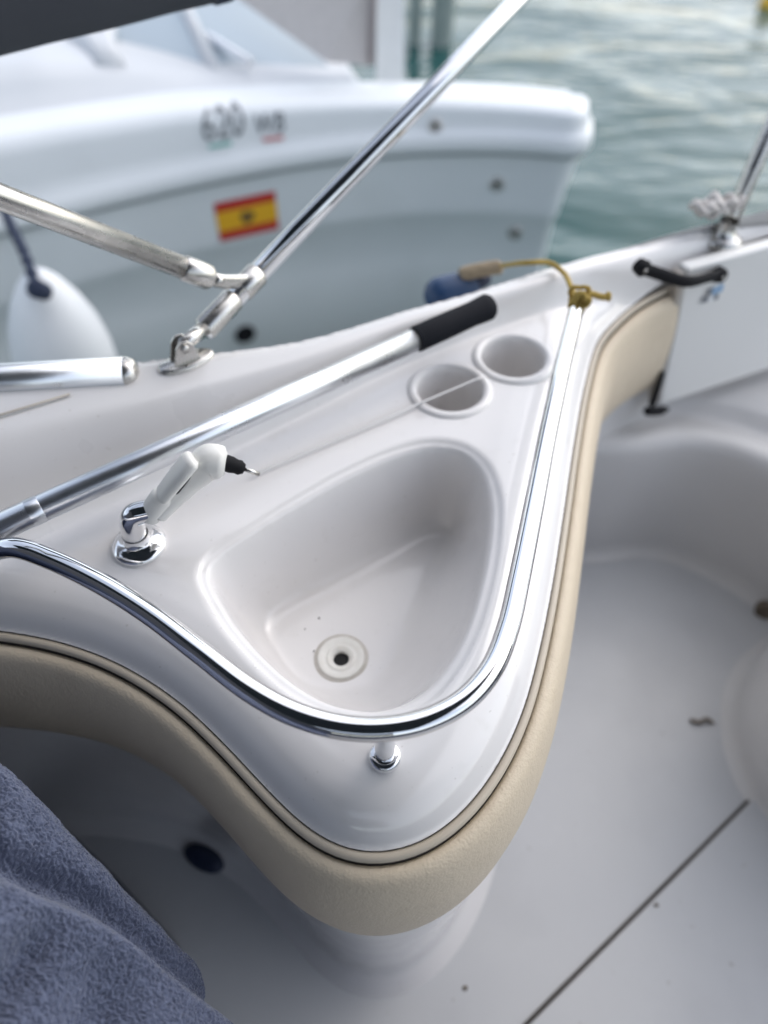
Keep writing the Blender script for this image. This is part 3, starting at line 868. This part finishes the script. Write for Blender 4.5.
# seat body under the towel: upright sides down to the floor
lv_ = T1 - T0
sa_ = T0 - lv_ * .55; sb2 = T0 + lv_ * .34
offv = np.array([lv_[1], -lv_[0], 0]); offv /= np.linalg.norm(offv)      # towards the helm side
if offv[0] > 0: offv = -offv
pa = sa_ + offv * .018; pb = sb2 + offv * .022
pc = pb + np.array([-.22, -.42, -.02]); pd_ = pa + np.array([-.42, -.42, -.02])
corn = [pa, pb, pc, pd_]
m = MB(); tops = [c_ + np.array([0, 0, -.032]) for c_ in corn]; bots = [np.array([c_[0], c_[1], Z_FLOOR + .002]) for c_ in corn]
m.add(tops + bots, [(0, 1, 2, 3), (7, 6, 5, 4)] + [(k, (k + 1) % 4, 4 + (k + 1) % 4, 4 + k) for k in range(4)])
m.build('backrest', M['navy'], seat, smooth=False, bevel=.012)

# ---------------------------------------------------------------- neighbouring boat
nb = thing('moored_boat', 'white motor boat moored alongside with grey windscreen and mesh cover', 'boat')
B_PX = [(-260, 318), (-120, 268), (0, 234), (100, 208), (200, 185), (300, 166), (400, 154), (500, 152), (540, 154), (560, 156)]
Bp = [at(x, y, .30) for x, y in B_PX]
Bp[-1] = Bp[-1]
BL = crom([p[:2] for p in Bp], 90)
last = BL[-1]; dl = BL[-1] - BL[-6]; dl /= np.linalg.norm(dl); nl = np.array([-dl[1], dl[0]])
arc = [last + dl * .085 * math.sin(a) + nl * .085 * (1 - math.cos(a)) for a in np.linspace(.15, math.pi / 2, 10)]
arc += [arc[-1] + nl * k for k in (.02, .05, .08)]
BL = np.vstack([BL, arc])
tb_ = np.gradient(BL, axis=0); tb_ /= np.linalg.norm(tb_, axis=1)[:, None]
nbn = np.stack([tb_[:, 1], -tb_[:, 0]], 1)              # outward, towards us
nst = len(BL)
fs = np.linspace(0, 1, nst)
taper = sstep(.86, 1, fs)
hull_prof = [(-.20, .548), (-.16, .560), (-.07, .562), (-.045, .556), (-.030, .540), (-.0195, .518), (-.0175, .500), (-.012, .42), (-.008, .375), (.002, .360), (.010, .345), (.013, .325), (.012, .308),
             (.006, .300), (-.012, .297), (-.014, .285), (-.022, .10), (-.024, .062), (-.032, .052), (-.036, -.12), (-.06, -.52), (-.40, -.8)]
KS = np.interp(BL[:, 0], [-1.1, -.55, .05, .55], [.90, .74, .46, .34])      # the sheer drops aft
ZA = .36 + .188 * KS
rows = []
for (o, z) in hull_prof:
    oo = np.full(nst, o)
    if z < .29:                                       # the side tucks in towards the stern
        oo = oo - taper * (.29 - z) * .22
    zz = .36 + (z - .36) * KS if z > .36 else np.full(nst, z)
    rows.append(np.column_stack([BL + nbn * oo[:, None], zz]))
hm_ = MB(); hm_.grid(np.array(rows))
hullo = hm_.build('hull', M['hull'], nb)
hV = [Vector(v) for v in hm_.v]
# inner face of the aft wing so that it has a body
k0i = int(nst * .62)
rows = [np.column_stack([BL[k0i:] - nbn[k0i:] * .20, z_]) for z_ in (ZA[k0i:], ZA[k0i:] - .05, np.full(nst - k0i, -.2), np.full(nst - k0i, -.6))]
m = MB(); m.grid(np.array(rows)); m.build('wing_inner', M['hull'], nb)
# rub strip
rs = np.column_stack([BL + nbn * -.006, np.full(nst, .2965)])
MB().tube(rs, .010, 10).build('rub_strip', M['rub'], nb)
def on_hull(px, py):
    return cast(px, py, hV, hm_.f)
# deck body forward of the wing
k1i = int(nst * .66)
inner = BL[:k1i] - nbn[:k1i] * .19
DV = np.array([-.27, .96])
fe = np.clip(1 - (np.arange(k1i) / (k1i - 1) - .50) / .28, 0, 1)
rows2 = [np.column_stack([inner + DV * o, ZA[:k1i] + .004 * (o > 0) + up * fe]) for o, up in ((0, 0), (.03, 0), (.06, .045), (.10, .075), (.16, .085))]
rows2.append(np.column_stack([inner + DV * 2.0, ZA[:k1i] - .01]))
m = MB(); m.grid(np.array(rows2)); m.build('side_deck', M['hull2'], nb)
m = MB(); t_ = rows2[-1][-1]; a_ = rows2[0][-1]
m.slab((a_[0], a_[1], -.55), (.03, .01, 0), (DV[0] * 2.0, DV[1] * 2.0, 0), (0, 0, .98)); m.build('transom', M['hull'], nb, smooth=False)
# windscreen: sloping glass with frame posts
def nbp(px, py, Y):
    d = ray(px, py); return CAM + d * (Y / d[1])
g = MB()
gl0, gl1 = nbp(-120, 118, 2.38), nbp(222, 92, 2.56)
gu1, gu0 = nbp(150, -60, 3.05), nbp(-120, -40, 3.0)
g.grid(np.array([[gl0, gl1], [gu0, gu1]])); gob = g.build('windscreen', M['glass'], nb)
g = MB(); g2_0, g2_1, g2_2, g2_3 = nbp(228, 94, 2.57), nbp(335, 74, 2.70), nbp(232, -50, 3.15), nbp(158, -60, 3.06)
g.add([g2_0, g2_1, g2_2, g2_3], [(0, 1, 2, 3)]); g.build('side_window', M['glass'], nb)
MB().tube([gl1 + (g2_0 - gl1) * .4, gu1 + (g2_3 - gu1) * .4], .022, 14).build('window_post', M['hull2'], nb)
MB().tube([nbp(112, 72, 2.46), nbp(92, 45, 2.60), nbp(66, 32, 2.68), nbp(20, 24, 2.72)], [.05, .04, .035, .025], 14).build('corner_post', M['hull2'], nb)
MB().tube([nbp(112, 72, 2.46), nbp(103, 45, 2.60), nbp(108, 20, 2.72)], [.05, .035, .03], 14).build('corner_post', M['hull2'], nb)
MB().tube([nbp(250, 62, 2.62), nbp(205, 35, 2.78), nbp(172, 12, 2.9)], .014, 12).build('window_rail', M['alu'], nb)
# mesh sun cover with dark trim
cv = MB(); ca_ = [nbp(228, -8, 2.80), nbp(327, 62, 2.66), nbp(372, 66, 2.66), nbp(374, -30, 2.66), nbp(230, -60, 2.80)]
back = [p + np.array([0, .012, 0]) for p in ca_]
cv.add(ca_ + back, [(0, 1, 2, 3, 4), (9, 8, 7, 6, 5)] + [(k, (k + 1) % 5, 5 + (k + 1) % 5, 5 + k) for k in range(5)])
mc = cv.build('mesh_cover', M['mesh'], nb, smooth=False)
MB().tube([nbp(371, 64, 2.64), nbp(374, -40, 2.64)], .013, 10).build('cover_trim', M['trim'], nb)
cv = MB(); ca_ = [nbp(376, 90, 2.68), nbp(404, 88, 2.78), nbp(405, -40, 2.78), nbp(377, -40, 2.68)]
back = [p + np.array([0, .02, 0]) for p in ca_]
cv.add(ca_ + back, [(0, 1, 2, 3), (7, 6, 5, 4)] + [(k, (k + 1) % 4, 4 + (k + 1) % 4, 4 + k) for k in range(4)])
cv.build('side_panel', M['hull2'], nb, smooth=False)
# stainless fittings, vents
for (px, py, r) in ((435, 126, .023), (497, 184, .025), (515, 233, .026)):
    hh, nn = on_hull(px, py)
    if hh is not None:
        f_ = MB().lathe([(r, -.004), (r, .004), (r * .8, .008), (r * .55, .008), (r * .5, .002), (0, .002)], hh, nn, seg=22).build('skin_fitting', M['steel'], nb)
        MB().lathe([(r * .5, .0035), (0, .0035)], hh, nn, seg=16).build('bore', M['black'], f_)
hh, nn = on_hull(245, 334)
if hh is not None:
    f_ = MB().lathe([(.040, -.01), (.040, .006), (.034, .012), (.030, .010), (.028, .002), (0, .002)], hh, nn, seg=28).build('exhaust_outlet', M['rubber'], nb)
hh, nn = on_hull(535, 246)
# flag decal
hh, nn = on_hull(247, 216)
nn = nn / np.linalg.norm(nn)
h2, _ = on_hull(277, 210); h1_, _ = on_hull(217, 223)
fu = h2 - h1_; fu /= np.linalg.norm(fu); fv = np.cross(nn, fu); fv = fv if fv[2] > 0 else -fv
wF = np.linalg.norm(h2 - h1_) / 2; hF = wF * .66
dq = [(-wF, hF * .5, wF, hF, 0), (-wF, -hF * .5, wF, hF * .5, 1), (-wF, -hF, wF, -hF * .5, 0)]
fl_ = decal(hh + nn * .003, fu, fv, nn, dq, None).build('flag_sticker', [M['flagred'], M['flagyel']], nb, smooth=False, fixn=False)
m = MB(); V = [hh + nn * .0056 + fv * .004]
for k in range(24):
    a = 2 * math.pi * k / 24
    r = 1 + .12 * math.sin(3 * a + .5)
    V.append(hh + nn * .0056 + fu * (.024 * r * math.cos(a)) + fv * (.022 * r * math.sin(a)))
m.add(V, [(0, 1 + k, 1 + (k + 1) % 24) for k in range(24)])
m.build('crest', M['flagcrest'], fl_, smooth=False, fixn=False)
# lettering
def letter(txt, px0, px1, py0, py1, name, yv=1.35, shear=.12):
    a, n1 = on_hull(px0, py0); b, n2 = on_hull(px1, py1)
    uu = b - a; L = np.linalg.norm(uu); uu /= L
    nn = n1 + n2; nn /= np.linalg.norm(nn); vv = np.cross(nn, uu); vv = vv if vv[2] > 0 else -vv
    cu = bpy.data.curves.new(name, 'FONT'); cu.body = txt; cu.size = 1; cu.shear = shear; cu.extrude = .01
    tmp = bpy.data.objects.new('tmp', cu); COL.objects.link(tmp)
    bpy.context.view_layer.update()
    me = bpy.data.meshes.new_from_object(tmp.evaluated_get(bpy.context.evaluated_depsgraph_get()))
    bpy.data.objects.remove(tmp)
    co = np.array([v.co[:] for v in me.vertices])
    wdt = co[:, 0].max() - co[:, 0].min(); k = L / wdt
    tree = BVHTree.FromPolygons(hV, hm_.f)
    for v, p in zip(me.vertices, co):
        q = a + uu * (p[0] - co[:, 0].min()) * k + vv * p[1] * k * yv + nn * .2
        hq, nq, _, _ = tree.ray_cast(Vector(q), Vector(-nn))
        v.co = hq + Vector(nn) * (.003 + p[2] * .1) if hq is not None else Vector(q - nn * .197)
    me.materials.clear(); me.materials.append(M['ink'])
    ob = bpy.data.objects.new(name, me); COL.objects.link(ob); ob.parent = nb
    return a, uu, vv, nn, L
a, uu, vv, nn, L = letter('620', 204, 246, 141, 134, 'lettering')
decal(a + nn * .005, uu, vv, nn, [(L * .08, -.022, L * .62, -.012, 0)], None).build('lettering_stripe', M['green'], nb, smooth=False, fixn=False)
a, uu, vv, nn, L = letter('WB', 256, 285, 134, 131, 'lettering')
decal(a + nn * .005, uu, vv, nn, [(L * .2, -.022, L * .92, -.012, 0)], None).build('lettering_stripe', M['red'], nb, smooth=False, fixn=False)

# white fender between the boats
wf = thing('white_fender', 'white pear shaped fender hanging on a dark rope at the left', 'fender')
ft = far(40, 290, 1.72); fax = np.array([.10, -.10, 1.0]); fax /= np.linalg.norm(fax)
MB().lathe([(0, .020), (.018, .018), (.030, .008), (.052, -.02), (.082, -.075), (.106, -.14), (.121, -.22), (.125, -.30), (.115, -.40), (.085, -.48), (.04, -.52), (0, -.53)], ft + np.array([.005, 0, .03]), fax, seg=48).build('fender_body', M['fender'], wf)
ec = far(37, 289, 1.64)
MB().lathe([(.020, -.03), (.022, .006), (.012, .014), (0, .014)], ec, (-.1, -.7, .7), seg=24).build('eyelet', M['rope_d'], wf)
rc, rn = far(53, 334, 1.585), None
MB().tube(crom([ec, far(25, 255, 1.70), far(12, 228, 1.80), far(2, 205, 1.9)], 40), [.011 + .003 * math.sin(i * 1.6) for i in range(40)], 12).build('hanging_rope', M['rope_d'], wf)

# made-up posts standing in for blurred green shapes, and a buoy behind
for (px, t, ph, lab) in ((414, 5.2, 20, 'thin grey green stand-in post behind the moored boat'), (441, 5.2, 8, 'thicker grey green stand-in post right of the thin one')):
    b_ = at(px, 44, Z_WATER)
    r = .05 if px < 420 else .08
    m = MB(); m.lathe([(r, -2), (r, .1), (r * .95, .7), (r * .9, 1.3), (r * .5, 1.34), (0, 1.35)], b_, (.02, 0, 1), seg=18)
    tag(m.build('standin_post', M['standin']), lab, 'mooring pile', 'stand-in posts for blurred green shapes')
bb = at(769, 6, Z_WATER)
by = thing('mooring_buoy', 'small yellow buoy floating at the upper right corner', 'buoy')
MB().lathe([(0, -.09), (.06, -.07), (.09, 0), (.06, .07), (.02, .095), (0, .1)], bb, (0, 0, 1), seg=24).build('float', M['buoy'], by)
MB().lathe([(.012, .09), (.012, .13), (0, .135)], bb, (0, 0, 1), seg=12).build('eye', M['steel'], by)

# ---------------------------------------------------------------- light
SUN_EL, SUN_AZ = 44.0, 50.0          # azimuth from +Y towards +X
wd_ = bpy.data.worlds.new('World'); scene.world = wd_; wd_.use_nodes = True
nt = wd_.node_tree; sky = nt.nodes.new('ShaderNodeTexSky'); sky.sky_type = 'NISHITA'; sky.sun_disc = False
sky.sun_elevation = math.radians(SUN_EL); sky.sun_rotation = math.radians(SUN_AZ)
sky.dust_density = 1.5; sky.air_density = 1.0; sky.ozone_density = 1.0
hs = nt.nodes.new('ShaderNodeHueSaturation'); hs.inputs['Saturation'].default_value = .50     # thin overcast
nt.links.new(sky.outputs['Color'], hs.inputs['Color']); nt.links.new(hs.outputs['Color'], nt.nodes['Background'].inputs['Color']); nt.nodes['Background'].inputs['Strength'].default_value = .15
sl_ = bpy.data.lights.new('sun', 'SUN'); sl_.energy = .5; sl_.angle = math.radians(105); sl_.color = (1, .94, .86)
so = bpy.data.objects.new('sun', sl_); COL.objects.link(so)
sv_ = Vector((math.sin(math.radians(SUN_AZ)) * math.cos(math.radians(SUN_EL)), math.cos(math.radians(SUN_AZ)) * math.cos(math.radians(SUN_EL)), math.sin(math.radians(SUN_EL))))
so.rotation_euler = sv_.to_track_quat('Z', 'Y').to_euler()

# ---------------------------------------------------------------- camera
cd = bpy.data.cameras.new('camera'); co = bpy.data.objects.new('camera', cd); COL.objects.link(co)
co.location = CAM; co.rotation_euler = (math.radians(90) - PITCH, 0, 0)
cd.sensor_width = 36; cd.lens = 26; cd.clip_start = .01; cd.clip_end = 2000
cd.dof.use_dof = True; cd.dof.focus_distance = .66; cd.dof.aperture_fstop = 1.95
scene.camera = co

scene.view_settings.view_transform = 'Standard'
scene.view_settings.look = 'None'
scene.view_settings.exposure = 1.05
scene.view_settings.gamma = 1
scene.cycles.use_denoising = True
scene.cycles.max_bounces = 8
